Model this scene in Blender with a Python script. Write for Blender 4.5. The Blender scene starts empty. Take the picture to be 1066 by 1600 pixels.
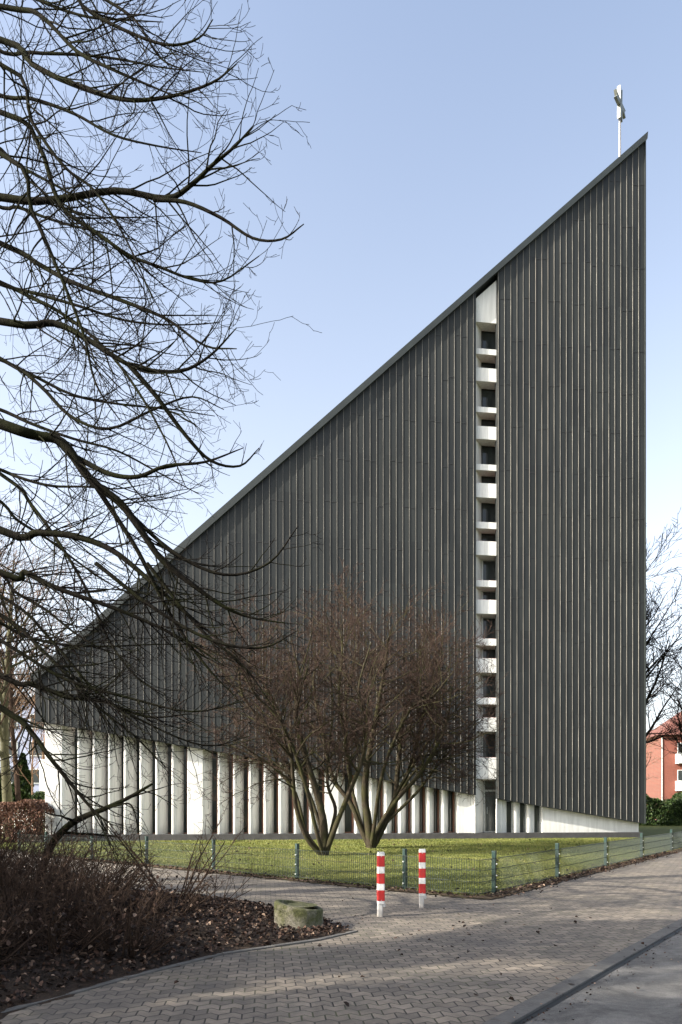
import bpy, math, random
import numpy as np
from mathutils import Vector
R = math.radians
# ------------------------------------------------------------------ camera, sky, sun
scene = bpy.context.scene
F, HOR, CX, CAMZ = 1120.0, 1262.0, 533.0, 1.5
cam_d = bpy.data.cameras.new('camera'); cam = bpy.data.objects.new('camera', cam_d)
scene.collection.objects.link(cam); scene.camera = cam
cam.location = (0, 0, CAMZ); cam.rotation_euler = (R(90), 0, 0)
cam_d.sensor_fit = 'VERTICAL'; cam_d.sensor_height = 36; cam_d.sensor_width = 24
cam_d.lens = F/1600*36; cam_d.shift_y = (HOR-800)/1600; cam_d.clip_end = 2000; cam_d.clip_start = .05
SUN_AZ, SUN_EL = 21.0, 29.0            # degrees behind the left-hand side, elevation
ds = Vector((-math.cos(R(SUN_AZ))*math.cos(R(SUN_EL)), -math.sin(R(SUN_AZ))*math.cos(R(SUN_EL)), math.sin(R(SUN_EL))))
sl = bpy.data.lights.new('sun', 'SUN'); sl.energy = 5.0; sl.angle = R(.6); sl.color = (1, .93, .82)
so = bpy.data.objects.new('sun', sl); scene.collection.objects.link(so)
so.rotation_euler = ds.to_track_quat('Z', 'Y').to_euler(); so.location = (-20, -10, 30)
w = bpy.data.worlds.new('World'); scene.world = w; w.use_nodes = True
wn = w.node_tree.nodes; wl = w.node_tree.links
sky = wn.new('ShaderNodeTexSky'); sky.sky_type = 'NISHITA'; sky.sun_disc = False
sky.sun_elevation = R(SUN_EL); sky.sun_rotation = R(270-SUN_AZ)
sky.air_density = 1.0; sky.dust_density = 4.5; sky.ozone_density = 1.3; sky.altitude = 100
bg = wn['Background']; bg.inputs['Strength'].default_value = .125
hs = wn.new('ShaderNodeHueSaturation'); tc = wn.new('ShaderNodeTexCoord'); sx = wn.new('ShaderNodeSeparateXYZ'); wl.new(tc.outputs['Generated'], sx.inputs[0])
for inp, a, b in (('Saturation', .34, .80), ('Value', 1.42, 1.32)):      # winter haze: paler towards the horizon
    mr = wn.new('ShaderNodeMapRange'); wl.new(sx.outputs[2], mr.inputs[0]); mr.inputs[1].default_value = .05; mr.inputs[2].default_value = .75
    mr.inputs[3].default_value = a; mr.inputs[4].default_value = b; wl.new(mr.outputs[0], hs.inputs[inp])
wl.new(sky.outputs[0], hs.inputs['Color']); wl.new(hs.outputs[0], bg.inputs[0])
scene.view_settings.view_transform = 'Standard'; scene.view_settings.look = 'None'
scene.view_settings.exposure = 1.30; scene.view_settings.gamma = 1
try:
    scene.cycles.max_bounces = 5
except Exception: pass

# ------------------------------------------------------------------ helpers
def tag(o, label=None, cat=None, group=None, kind=None):
    if label: o['label'] = label
    if cat: o['category'] = cat
    if group: o['group'] = group
    if kind: o['kind'] = kind
    return o
def link(o, parent=None):
    scene.collection.objects.link(o)
    if parent is not None: o.parent = parent
    return o
def empty(name, loc=(0, 0, 0), rz=0):
    o = bpy.data.objects.new(name, None); o.location = loc; o.rotation_euler = (0, 0, rz)
    o.empty_display_size = .3
    return link(o)
class MB:
    def __init__(s): s.v = []; s.f = []; s.m = []
    def add(s, vs, fs, mi=0):
        b = len(s.v); s.v += [tuple(v) for v in vs]
        s.f += [tuple(i+b for i in f) for f in fs]; s.m += [mi]*len(fs)
        return s
    def box(s, x0, x1, y0, y1, z0, z1, mi=0):
        v = [(x0,y0,z0),(x1,y0,z0),(x1,y1,z0),(x0,y1,z0),(x0,y0,z1),(x1,y0,z1),(x1,y1,z1),(x0,y1,z1)]
        return s.add(v, [(0,3,2,1),(4,5,6,7),(0,1,5,4),(1,2,6,5),(2,3,7,6),(3,0,4,7)], mi)
    def prism_xz(s, poly, y0, y1, mi=0):      # poly (x,z) extruded along y
        n = len(poly)
        v = [(x, y0, z) for x, z in poly]+[(x, y1, z) for x, z in poly]
        f = [tuple(range(n)), tuple(range(2*n-1, n-1, -1))]+[(i, (i+1) % n+0, (i+1) % n+n, i+n)[::-1] for i in range(n)]
        return s.add(v, f, mi)
    def prism_z(s, poly, zb, zt, mi=0):       # poly (x,y); zb, zt scalars or lists
        n = len(poly)
        zb = [zb]*n if not hasattr(zb, '__len__') else zb
        zt = [zt]*n if not hasattr(zt, '__len__') else zt
        v = [(p[0], p[1], z) for p, z in zip(poly, zb)]+[(p[0], p[1], z) for p, z in zip(poly, zt)]
        f = [tuple(range(n-1, -1, -1)), tuple(range(n, 2*n))]+[(i, (i+1) % n, (i+1) % n+n, i+n) for i in range(n)]
        return s.add(v, f, mi)
    def bar(s, a, b, r, k=6, r2=None, mi=0):
        a, b = Vector(a), Vector(b); t = (b-a).normalized(); r2 = r if r2 is None else r2
        u = t.orthogonal().normalized(); w_ = t.cross(u)
        vs = []
        for p, rr in ((a, r), (b, r2)):
            for i in range(k):
                an = 2*math.pi*i/k; vs.append(p+u*math.cos(an)*rr+w_*math.sin(an)*rr)
        fs = [(i, (i+1) % k, (i+1) % k+k, i+k) for i in range(k)]+[tuple(range(k-1, -1, -1)), tuple(range(k, 2*k))]
        return s.add(vs, fs, mi)
    def build(s, name, mats, parent=None, smooth=False, bevel=0):
        me = bpy.data.meshes.new(name); me.from_pydata(s.v, [], s.f)
        if not isinstance(mats, (list, tuple)): mats = [mats]
        for m in mats: me.materials.append(m)
        if len(mats) > 1: me.polygons.foreach_set('material_index', s.m)
        import bmesh
        bm = bmesh.new(); bm.from_mesh(me); bmesh.ops.recalc_face_normals(bm, faces=bm.faces); bm.to_mesh(me); bm.free()
        if smooth: me.polygons.foreach_set('use_smooth', [True]*len(me.polygons))
        o = bpy.data.objects.new(name, me)
        if bevel:
            b = o.modifiers.new('bevel', 'BEVEL'); b.width = bevel; b.segments = 2; b.limit_method = 'ANGLE'
        return link(o, parent)
def np_mesh(name, V, Fa, mat, parent=None, smooth=False, attr=None):
    V = np.ascontiguousarray(V, dtype=np.float32); Fa = np.ascontiguousarray(Fa, dtype=np.int32)
    me = bpy.data.meshes.new(name); me.vertices.add(len(V)); me.vertices.foreach_set('co', V.ravel())
    k = Fa.shape[1]; me.loops.add(Fa.size); me.loops.foreach_set('vertex_index', Fa.ravel())
    me.polygons.add(len(Fa)); me.polygons.foreach_set('loop_start', np.arange(0, Fa.size, k, dtype=np.int32))
    if smooth: me.polygons.foreach_set('use_smooth', np.ones(len(Fa), dtype=bool))
    me.materials.append(mat); me.update(calc_edges=True)
    if attr is not None:
        a = me.attributes.new('rnd', 'FLOAT', 'POINT'); a.data.foreach_set('value', np.ascontiguousarray(attr, dtype=np.float32))
    return link(bpy.data.objects.new(name, me), parent)

# ------------------------------------------------------------------ materials
class NT:
    def __init__(s, name):
        s.m = bpy.data.materials.new(name); s.m.use_nodes = True
        s.n = s.m.node_tree.nodes; s.l = s.m.node_tree.links; s.b = s.n['Principled BSDF']
    def new(s, t, **kw):
        x = s.n.new(t)
        for k, v in kw.items(): setattr(x, k, v)
        return x
    def put(s, sock, v):
        if hasattr(v, 'is_linked') or hasattr(v, 'links'): s.l.new(v, sock)
        elif v is not None:
            if isinstance(v, (tuple, list)) and len(v) == 3 and sock.type == 'RGBA': v = (*v, 1)
            sock.default_value = v
    def math(s, op, a, b=None, c=None):
        x = s.new('ShaderNodeMath', operation=op); s.put(x.inputs[0], a)
        if b is not None: s.put(x.inputs[1], b)
        if c is not None: s.put(x.inputs[2], c)
        return x.outputs[0]
    def coord(s, kind='Object'):
        return s.new('ShaderNodeTexCoord').outputs[kind]
    def pos(s): return s.new('ShaderNodeNewGeometry').outputs['Position']
    def noise(s, vec, scale, detail=4, rough=.6, dist=0):
        x = s.new('ShaderNodeTexNoise'); s.put(x.inputs['Vector'], vec); x.inputs['Scale'].default_value = scale
        x.inputs['Detail'].default_value = detail; x.inputs['Roughness'].default_value = rough; x.inputs['Distortion'].default_value = dist
        return x.outputs['Fac']
    def mapv(s, vec, scale=(1, 1, 1), rot=(0, 0, 0), loc=(0, 0, 0)):
        x = s.new('ShaderNodeMapping'); s.put(x.inputs[0], vec); x.inputs['Scale'].default_value = scale
        x.inputs['Rotation'].default_value = rot; x.inputs['Location'].default_value = loc
        return x.outputs[0]
    def ramp(s, fac, stops):
        x = s.new('ShaderNodeValToRGB'); s.put(x.inputs[0], fac); e = x.color_ramp.elements
        while len(e) < len(stops): e.new(.5)
        for i, (p, c) in enumerate(stops):
            e[i].position = p; e[i].color = (*c, 1) if isinstance(c, (tuple, list)) else (c, c, c, 1)
        return x.outputs[0]
    def mix(s, fac, a, b, blend='MIX'):
        x = s.new('ShaderNodeMix', data_type='RGBA', blend_type=blend)
        s.put(x.inputs[0], fac); s.put(x.inputs[6], a); s.put(x.inputs[7], b); return x.outputs[2]
    def bump(s, h, strength=.3, dist=.01):
        x = s.new('ShaderNodeBump'); x.inputs['Strength'].default_value = strength; x.inputs['Distance'].default_value = dist
        s.put(x.inputs['Height'], h); s.l.new(x.outputs[0], s.b.inputs['Normal'])
    def done(s, col=None, rough=.7, metal=0, spec=None):
        s.put(s.b.inputs['Base Color'], col); s.put(s.b.inputs['Roughness'], rough); s.b.inputs['Metallic'].default_value = metal
        if spec is not None: s.b.inputs['Specular IOR Level'].default_value = spec
        return s.m
def simple(name, c, rough=.6, metal=0, var=.15, scale=6, bump=0, spec=None):
    t = NT(name); v = t.coord(); n = t.noise(v, scale, 5, .65)
    a = tuple(x*(1-var) for x in c); b = tuple(min(1, x*(1+var)) for x in c)
    col = t.ramp(n, [(.3, a), (.7, b)])
    if bump: t.bump(t.noise(v, scale*8, 4), bump, .01)
    return t.done(col, rough, metal, spec)
def mat_cladding():
    t = NT('dark_zinc_sheet'); v = t.coord()
    n = t.noise(t.mapv(v, (3.2, 1, .25)), 1.0, 5, .6); n2 = t.noise(v, .35, 3)
    x = t.new('ShaderNodeSeparateXYZ'); t.put(x.inputs[0], v)
    cell = t.math('FLOOR', t.math('DIVIDE', x.outputs[0], .312)); wn_ = t.new('ShaderNodeTexWhiteNoise', noise_dimensions='2D')
    cv = t.new('ShaderNodeCombineXYZ'); t.put(cv.inputs[0], cell); t.put(cv.inputs[1], t.math('FLOOR', t.math('DIVIDE', x.outputs[2], 2.0)))
    t.put(wn_.inputs['Vector'], cv.outputs[0])
    f = t.math('ADD', t.math('MULTIPLY', n, .5), t.math('MULTIPLY', wn_.outputs['Value'], .25)); f = t.math('ADD', f, t.math('MULTIPLY', n2, .3))
    col = t.ramp(f, [(.3, (.012, .014, .0145)), (.75, (.025, .0285, .028))])
    t.bump(n, .15, .02)
    return t.done(col, t.ramp(n2, [(.3, .5), (.7, .68)]), 0, .3)
def mat_seam():
    t = NT('sun_lightened_seam_metal'); v = t.coord(); n = t.noise(t.mapv(v, (9, 1, .4)), 1.5, 4)
    return t.done(t.ramp(n, [(.35, (.11, .105, .092)), (.65, (.24, .226, .195))]), .5, .0)  # colour lightened to stand in for sunlight catching the seam sides
def mat_white():
    t = NT('white_painted_concrete'); v = t.coord()
    n = t.noise(t.mapv(v, (5, 5, .35)), 1.6, 6, .6); n2 = t.noise(v, 2.4, 6, .7); n3 = t.noise(v, 60, 2)
    x = t.new('ShaderNodeSeparateXYZ'); t.put(x.inputs[0], v)
    low = t.math('SUBTRACT', 1.0, t.math('MULTIPLY', t.math('SUBTRACT', x.outputs[2], .29), 2.2)); low = t.math('MAXIMUM', low, 0.0)
    base = t.ramp(n, [(.3, (.56, .56, .53)), (.62, (.72, .72, .69))])
    dirt = t.math('MULTIPLY', t.math('MULTIPLY', low, n2), .55)
    col = t.mix(dirt, base, (.30, .32, .25))
    col = t.mix(t.math('MULTIPLY', t.math('GREATER_THAN', n2, .62), .18), col, (.42, .44, .36))
    t.bump(t.math('ADD', n3, t.math('MULTIPLY', n2, 2)), .12, .006)
    return t.done(col, .75)
def mat_paving():
    t = NT('zigzag_concrete_pavers'); p = t.mapv(t.pos(), rot=(0, 0, R(-6)))
    x = t.new('ShaderNodeSeparateXYZ'); t.put(x.inputs[0], p); u, v = x.outputs[0], x.outputs[1]
    ph = t.math('FRACT', t.math('DIVIDE', u, .1)); 
    tri = t.math('ABSOLUTE', t.math('SUBTRACT', t.math('FRACT', t.math('DIVIDE', u, .17)), .5))       # 0..0.5
    fr = t.math('FRACT', t.math('DIVIDE', u, .17))                    # long rise, short fall
    zz = t.math('MULTIPLY', t.math('MINIMUM', t.math('DIVIDE', fr, .64), t.math('DIVIDE', t.math('SUBTRACT', 1.0, fr), .36)), -.06)
    cv = t.new('ShaderNodeCombineXYZ'); t.put(cv.inputs[0], u); t.put(cv.inputs[1], t.math('ADD', v, zz))
    br = t.new('ShaderNodeTexBrick'); t.put(br.inputs['Vector'], cv.outputs[0])
    br.inputs['Scale'].default_value = 1; br.inputs['Brick Width'].default_value = .17; br.inputs['Row Height'].default_value = .125
    br.inputs['Mortar Size'].default_value = .007; br.inputs['Mortar Smooth'].default_value = .35; br.inputs['Bias'].default_value = -.1
    br.inputs['Color1'].default_value = (.125, .108, .088, 1); br.inputs['Color2'].default_value = (.225, .192, .152, 1); br.inputs['Mortar'].default_value = (.022, .019, .016, 1)
    br.offset = .5; br.squash = 1
    big = t.noise(t.pos(), .6, 5, .65); mid = t.noise(t.pos(), 5, 6, .7); fine = t.noise(t.pos(), 160, 3, .7)
    col = t.mix(.8, br.outputs['Color'], t.ramp(mid, [(.3, .55), (.7, 1.2)]), 'MULTIPLY')
    col = t.mix(.75, col, t.ramp(big, [(.3, (.66, .66, .70)), (.68, (1.12, 1.08, 1.0))]), 'MULTIPLY')
    col = t.mix(.7, col, t.ramp(fine, [(.3, .72), (.7, 1.2)]), 'MULTIPLY')
    grime = t.math('MULTIPLY', t.math('GREATER_THAN', t.noise(t.pos(), 1.7, 7, .75), .6), .4)
    col = t.mix(grime, col, (.10, .09, .07))
    moss = t.math('MULTIPLY', br.outputs['Fac'], t.ramp(t.noise(t.pos(), .9, 5, .7), [(.48, 0.0), (.62, .9)])); col = t.mix(moss, col, (.05, .055, .018))
    stain = t.ramp(t.noise(t.mapv(t.pos(), (1, 1.6, 1)), .45, 8, .72, .8), [(.50, 0.0), (.60, .45)]); col = t.mix(stain, col, (.062, .056, .05))
    h = t.math('ADD', t.math('SUBTRACT', 1.0, br.outputs['Fac']), t.math('MULTIPLY', fine, .14)); h = t.math('ADD', h, t.math('MULTIPLY', mid, .5))
    t.bump(h, .7, .008)
    return t.done(col, .82)
def mat_asphalt():
    t = NT('worn_asphalt'); v = t.pos(); f = t.noise(v, 110, 4, .85); m = t.noise(v, 1.6, 9, .78, .6); g = t.noise(v, 14, 6, .8)
    col = t.mix(.9, t.ramp(f, [(.3, (.06, .058, .055)), (.7, (.17, .162, .148))]), t.ramp(m, [(.40, .38), (.60, 1.15)]), 'MULTIPLY')
    col = t.mix(.6, col, t.ramp(g, [(.35, .7), (.65, 1.1)]), 'MULTIPLY')
    t.bump(t.math('ADD', f, t.math('MULTIPLY', g, .4)), .5, .006)
    return t.done(col, .85)
def mat_ground(name, stops, sc=3, fine=60, bump=.6):
    t = NT(name); v = t.pos(); n = t.noise(v, sc, 7, .7); f = t.noise(v, fine, 4, .8); b_ = t.noise(v, sc*.13, 4)
    k = t.math('ADD', t.math('MULTIPLY', n, .45), t.math('ADD', t.math('MULTIPLY', f, .3), t.math('MULTIPLY', b_, .25)))
    t.bump(t.math('ADD', f, n), bump, .03)
    return t.done(t.ramp(k, stops), .95, 0, .2)
def mat_rnd(name, stops, rough=.7, sub=0, spec=.3):
    t = NT(name); a = t.new('ShaderNodeAttribute'); a.attribute_name = 'rnd'
    c = t.ramp(a.outputs['Fac'], stops); m = t.done(c, rough, 0, spec)
    if sub:
        tr = t.new('ShaderNodeBsdfTranslucent'); t.l.new(c, tr.inputs[0]); mx = t.new('ShaderNodeMixShader'); mx.inputs[0].default_value = sub
        o = t.n['Material Output']; t.l.new(t.b.outputs[0], mx.inputs[1]); t.l.new(tr.outputs[0], mx.inputs[2]); t.l.new(mx.outputs[0], o.inputs[0])
    return m
def mat_bark(name, c1, c2, moss=None):
    t = NT(name); v = t.pos(); n = t.noise(t.mapv(v, (1, 1, .3)), 14, 6, .7); k = t.noise(v, 2.2, 4)
    col = t.ramp(n, [(.3, c1), (.7, c2)])
    if moss: col = t.mix(t.ramp(k, [(.42, 0.0), (.62, .8)]), col, moss)
    t.bump(n, .8, .02); return t.done(col, .95, 0, .04)
def mat_concrete_moss():
    t = NT('mossy_concrete'); v = t.coord(); n = t.noise(v, 3.2, 7, .7); f = t.noise(v, 45, 4, .7)
    x = t.new('ShaderNodeSeparateXYZ'); t.put(x.inputs[0], v)
    k = t.math('ADD', n, t.math('MULTIPLY', x.outputs[2], .7))
    col = t.mix(t.ramp(k, [(.5, 0.0), (.72, 1.0)]), t.ramp(f, [(.3, (.13, .115, .085)), (.7, (.26, .235, .185))]), t.ramp(f, [(.3, (.03, .032, .008)), (.7, (.085, .088, .026))]))
    t.bump(t.math('ADD', f, n), .8, .02); return t.done(col, .9)
def mat_post(name, c):
    t = NT(name); v = t.coord(); n = t.noise(v, 9, 7, .8); f = t.noise(t.mapv(v, (1, 1, .2)), 30, 5, .7)
    x = t.new('ShaderNodeSeparateXYZ'); t.put(x.inputs[0], v)
    low = t.math('MAXIMUM', t.math('SUBTRACT', 1.0, t.math('MULTIPLY', x.outputs[2], 4.5)), 0.0)
    d = t.math('MAXIMUM', t.math('MULTIPLY', t.ramp(n, [(.56, 0.0), (.66, .7)]), .8), t.math('MULTIPLY', low, t.math('ADD', f, .25)))
    col = t.mix(t.math('MINIMUM', d, .85), t.mix(.35, (*c, 1), t.ramp(f, [(.3, .7), (.7, 1.0)]), 'MULTIPLY'), (.16, .13, .10))
    return t.done(col, .5)
def mat_brick():
    t = NT('red_brick_wall'); v = t.coord(); n = t.noise(v, 1.5, 5)
    br = t.new('ShaderNodeTexBrick'); t.put(br.inputs['Vector'], t.mapv(v, rot=(R(90), 0, 0))); br.inputs['Scale'].default_value = 1
    br.inputs['Brick Width'].default_value = .175; br.inputs['Row Height'].default_value = .08; br.inputs['Mortar Size'].default_value = .008
    br.inputs['Color1'].default_value = (.15, .036, .022, 1); br.inputs['Color2'].default_value = (.19, .048, .028, 1); br.inputs['Mortar'].default_value = (.15, .08, .06, 1)
    return t.done(t.mix(.5, br.outputs['Color'], t.ramp(n, [(.3, .75), (.7, 1.1)]), 'MULTIPLY'), .85)
def mat_glass(name='dark_window_glass', c=(.018, .022, .022), rough=.06):
    t = NT(name); v = t.coord(); n = t.noise(t.mapv(v, (2, 2, .5)), 1.2, 4)
    t.bump(t.noise(v, .8, 2), .05, .05)
    return t.done(t.ramp(n, [(.3, c), (.7, tuple(x*2.2 for x in c))]), rough, 0, .5)
M = dict(
    clad=mat_cladding(), seam=mat_seam(), white=mat_white(), pave=mat_paving(), asphalt=mat_asphalt(), glass=mat_glass(),
    edging=simple('edging_stone', (.085, .08, .072), .85, 0, .35, 5, .6),
    doorglass=mat_glass('pale_door_glass', (.055, .062, .06), .1),
    joint=simple('sheet_lap_joint', (.009, .010, .010), .6), fascia=simple('grey_green_fascia', (.022, .027, .025), .5, 0, .2, 1.5),
    plinth=simple('grey_plinth_concrete', (.05, .049, .048), .85, 0, .3, 3, .5), frame=simple('red_brown_window_frame', (.27, .13, .085), .6, 0, .25, 4),
    sill=simple('red_sill', (.30, .09, .06), .6), soffit=simple('soffit_board', (.16, .15, .12), .8),
    greymetal=simple('grey_door_metal', (.42, .44, .42), .45), crossm=simple('pale_metal_cross', (.17, .18, .16), .5, .3, .2, 3), pole=simple('white_pole', (.27, .26, .26), .5),
    green=simple('green_coated_steel', (.007, .030, .024), .4, 0, .2, 8), wire=simple('green_wire', (.005, .013, .010), .7, 0), clip=simple('galvanised_bolt', (.5, .52, .5), .35, .6),
    red=mat_post('red_reflective_paint', (.42, .016, .014)), postpaint=mat_post('white_post_film', (.70, .69, .66)), wpaint=simple('white_wall_paint', (.74, .73, .70), .5, 0, .10, 25),
    kerb=simple('kerb_concrete', (.07, .067, .062), .85, 0, .35, 5, .6), cover=simple('iron_cover', (.045, .043, .04), .6, .3, .3, 20, .6),
    lawn=mat_ground('lawn_soil', [(.38, (.05, .055, .018)), (.52, (.095, .105, .028)), (.66, (.14, .14, .04))], 1.4, 40),
    earth=mat_ground('bed_earth', [(.35, (.02, .015, .011)), (.6, (.06, .042, .03))], 5, 60, 1.0), verge=mat_ground('dirt_edge', [(.35, (.035, .026, .016)), (.6, (.12, .085, .05))], 5, 60, 1),
    far=mat_ground('far_ground', [(.35, (.06, .07, .03)), (.6, (.12, .125, .05))], .6, 8),
    grass=mat_rnd('grass_blades', [(0, (.08, .10, .022)), (.45, (.14, .158, .035)), (.8, (.19, .20, .048)), (1, (.24, .225, .08))], .55, .25),
    leaf=mat_rnd('dead_leaves', [(0, (.014, .009, .007)), (.5, (.032, .02, .014)), (.85, (.09, .05, .034)), (1, (.34, .24, .17))], .75, .2),
    bark=mat_bark('dark_bark', (.005, .0045, .004), (.016, .014, .011), (.012, .014, .005)), twig=mat_bark('dark_twig', (.007, .006, .005), (.018, .014, .012)),
    rtwig=mat_bark('reddish_twig', (.026, .018, .014), (.066, .045, .036)), sbark=mat_bark('mossy_stem_bark', (.020, .017, .013), (.065, .052, .036), (.042, .043, .018)),
    btwig=mat_bark('brown_twig', (.028, .019, .014), (.07, .048, .036)), tantwig=mat_bark('tan_twig', (.12, .075, .05), (.22, .15, .10)),
    evergreen=mat_rnd('evergreen_leaves', [(0, (.010, .02, .006)), (.6, (.03, .055, .014)), (1, (.07, .11, .03))], .5, .15),
    rust=mat_rnd('rusty_hedge_leaves', [(0, (.06, .03, .02)), (.6, (.14, .07, .045)), (1, (.24, .14, .095))], .7, .2),
    brick=mat_brick(), roof=simple('red_clay_tiles', (.12, .045, .032), .8, 0, .25, 2), balc=simple('white_balcony_panel', (.6, .62, .6), .6),
    bluewall=simple('pale_blue_render', (.30, .33, .44), .8, 0, .25, .5), moss=simple('mossy_trunk', (.055, .052, .022), .9, 0, .35, 3, .6), concmoss=mat_concrete_moss(),
)
rng = np.random.default_rng(7); random.seed(7)
def W(px, py, Y): return np.array([(px-CX)/F*Y, Y, CAMZ-(py-HOR)/F*Y])
def G(px, py):    # ground point seen at a pixel
    Y = CAMZ*F/(py-HOR); return ((px-CX)/F*Y, Y)

# ------------------------------------------------------------------ ground sheets
def sheet(name, pts, z, mat, **kw):
    o = MB().add([(x, y, z) for x, y in pts], [tuple(range(len(pts)))]).build(name, mat)
    if o.data.polygons[0].normal.z < 0: o.data.flip_normals()
    return tag(o, kind='structure', **kw)
sheet('ground', [(-500, -300), (500, -300), (500, 900), (-500, 900)], -.03, M['far'])
K0, KD = np.array([1.185, 4.97]), np.array([3.115, 4.06])/5.117       # kerb line
KN = np.array([KD[1], -KD[0]])                                          # to the road side
ka, kb = K0-KD*30, K0+KD*70
sheet('road', [tuple(ka+KN*.0), tuple(kb+KN*.0), tuple(kb+KN*9), tuple(ka+KN*9)], -.02, M['asphalt'])
LC = np.array([2.32, 12.0]); LD = np.array([-.743, .669]); RP = np.array([2.7, 12.46]); RD = np.array([.711, 1.0])/math.hypot(.711, 1)
pv_l = tuple(LC+LD*60); pv_r = tuple(RP+RD*60)
k1, k2 = ka-KN*.16, kb-KN*.16
sheet('paving', [tuple(k1), tuple(k2), pv_r, tuple(RP-np.array([0, .35])), tuple(LC-np.array([0, .3])), (-9.4, 22.2), (-11.0, 24.6), (-13.5, 27.2), (-60, 36), (-60, -20), (-12, -20)], 0.0, M['pave'])
mb = MB()
n_k = 100; L_k = 1.0
for i in range(n_k):
    s0 = -30+i*L_k; a = K0+KD*(s0+.004); b = K0+KD*(s0+L_k-.004); e = random.uniform(-.003, .003)
    mb.prism_z([tuple(a-KN*.165), tuple(b-KN*.165), tuple(b-KN*.008), tuple(a-KN*.008)][::-1], -.05, .006+e)
tag(mb.build('kerb', M['kerb'], bevel=.006), kind='structure')
sheet('gutter', [tuple(ka-KN*.01), tuple(kb-KN*.01), tuple(kb+KN*.035), tuple(ka+KN*.035)], -.015, M['joint'])
# lawn as a gently uneven grid inside its outline
def pip(P, poly):
    x, y = P[:, 0], P[:, 1]; c = np.zeros(len(P), bool); n = len(poly)
    for i in range(n):
        x1, y1 = poly[i]; x2, y2 = poly[(i+1) % n]
        if y1 == y2: continue
        c ^= ((y1 > y) != (y2 > y)) & (x < (x2-x1)*(y-y1)/(y2-y1)+x1)
    return c
lawn_poly = [tuple(LC), tuple(RP+RD*.1-np.array([.03, 0])), tuple(RP+RD*60), (30, 66), (-20, 66), (-60, 40), (-13.2, 27.0), (-9.7, 23.4), (-8.9, 22.2)]
sheet('lawn', lawn_poly, .012, M['lawn'])
def uneven(p, q, w0, w1, seed, z, name, mat):
    r = np.random.default_rng(seed); p, q = np.array(p), np.array(q); d = q-p; L = np.hypot(*d); d /= L; nn = np.array([-d[1], d[0]])
    n = int(L/.12); a = [p+d*L*i/n+nn*(w0+r.normal(0, .035)) for i in range(n+1)]; b = [p+d*L*i/n+nn*(w1+r.normal(0, .05)) for i in range(n+1)]
    sheet(name, [tuple(x) for x in a]+[tuple(x) for x in b[::-1]], z, mat)
uneven(RP-RD*.6-np.array([0, .3]), RP+RD*30-np.array([0, .3]), -.12, .38, 1, .018, 'dirt_edge', M['verge'])
uneven(LC-np.array([0, .25]), LC+LD*17-np.array([0, .1]), -.16, .12, 2, .02, 'dirt_edge', M['verge'])
# planted bed, mounded
bed_poly = [G(-420, 1900), G(0, 1583), G(200, 1527), G(350, 1489), G(500, 1467), G(548, 1456), G(505, 1438), (-1.2, 10.9), (-3.4, 12.2), (-6.5, 13.6), (-14, 15), (-20, 15), (-20, 2)]
gx, gy = np.meshgrid(np.arange(-20, 1, .12), np.arange(1.5, 15.2, .12)); P = np.c_[gx.ravel(), gy.ravel()]
ins = pip(P, bed_poly)
def edge_dist(P, poly):
    d = np.full(len(P), 1e9)
    for i in range(len(poly)):
        a = np.array(poly[i]); b = np.array(poly[(i+1) % len(poly)]); ab = b-a
        t = np.clip(((P-a)@ab)/(ab@ab), 0, 1); d = np.minimum(d, np.hypot(*(P-(a+t[:, None]*ab)).T))
    return d
def bed_h(P):
    d = edge_dist(P, bed_poly)*np.where(pip(P, bed_poly), 1, -1)
    d = np.where(d > 0, d*np.clip((np.hypot(P[:, 0]+.52, P[:, 1]-9.0)-.3)/.8, 0, 1), d)
    return np.clip(d, -.3, .7)*.2+.01+.02*np.sin(P[:, 0]*5)*np.sin(P[:, 1]*4.3)*(d > .15)
zb = bed_h(P)+rng.normal(0, .008, len(P))
nx = gx.shape[1]; keep = ins.reshape(gx.shape); 
q = []
for j in range(gx.shape[0]-1):
    for i in range(nx-1):
        if keep[j, i] or keep[j+1, i+1] or keep[j+1, i] or keep[j, i+1]: q.append((j*nx+i, j*nx+i+1, (j+1)*nx+i+1, (j+1)*nx+i))
tag(np_mesh('planting_bed', np.c_[P, zb], q, M['earth'], smooth=True), kind='structure')
# flat edging stones along the bed
mb = MB(); ed = [G(-420, 1903), G(0, 1586), G(200, 1530), G(350, 1492), G(500, 1470), G(560, 1456)]
for (a, b) in zip(ed[:-1], ed[1:]):
    a, b = np.array(a), np.array(b); L = np.hypot(*(b-a)); d = (b-a)/L; nn = np.array([d[1], -d[0]]); n = max(1, round(L/.5))
    for i in range(n):
        p, q_ = a+d*(L*i/n+.004), a+d*(L*(i+1)/n-.004)
        mb.prism_z([tuple(p), tuple(q_), tuple(q_-nn*.07), tuple(p-nn*.07)], -.05, .012+random.uniform(0, .006))
tag(mb.build('bed_edging', M['edging'], bevel=.005), kind='structure')

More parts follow.
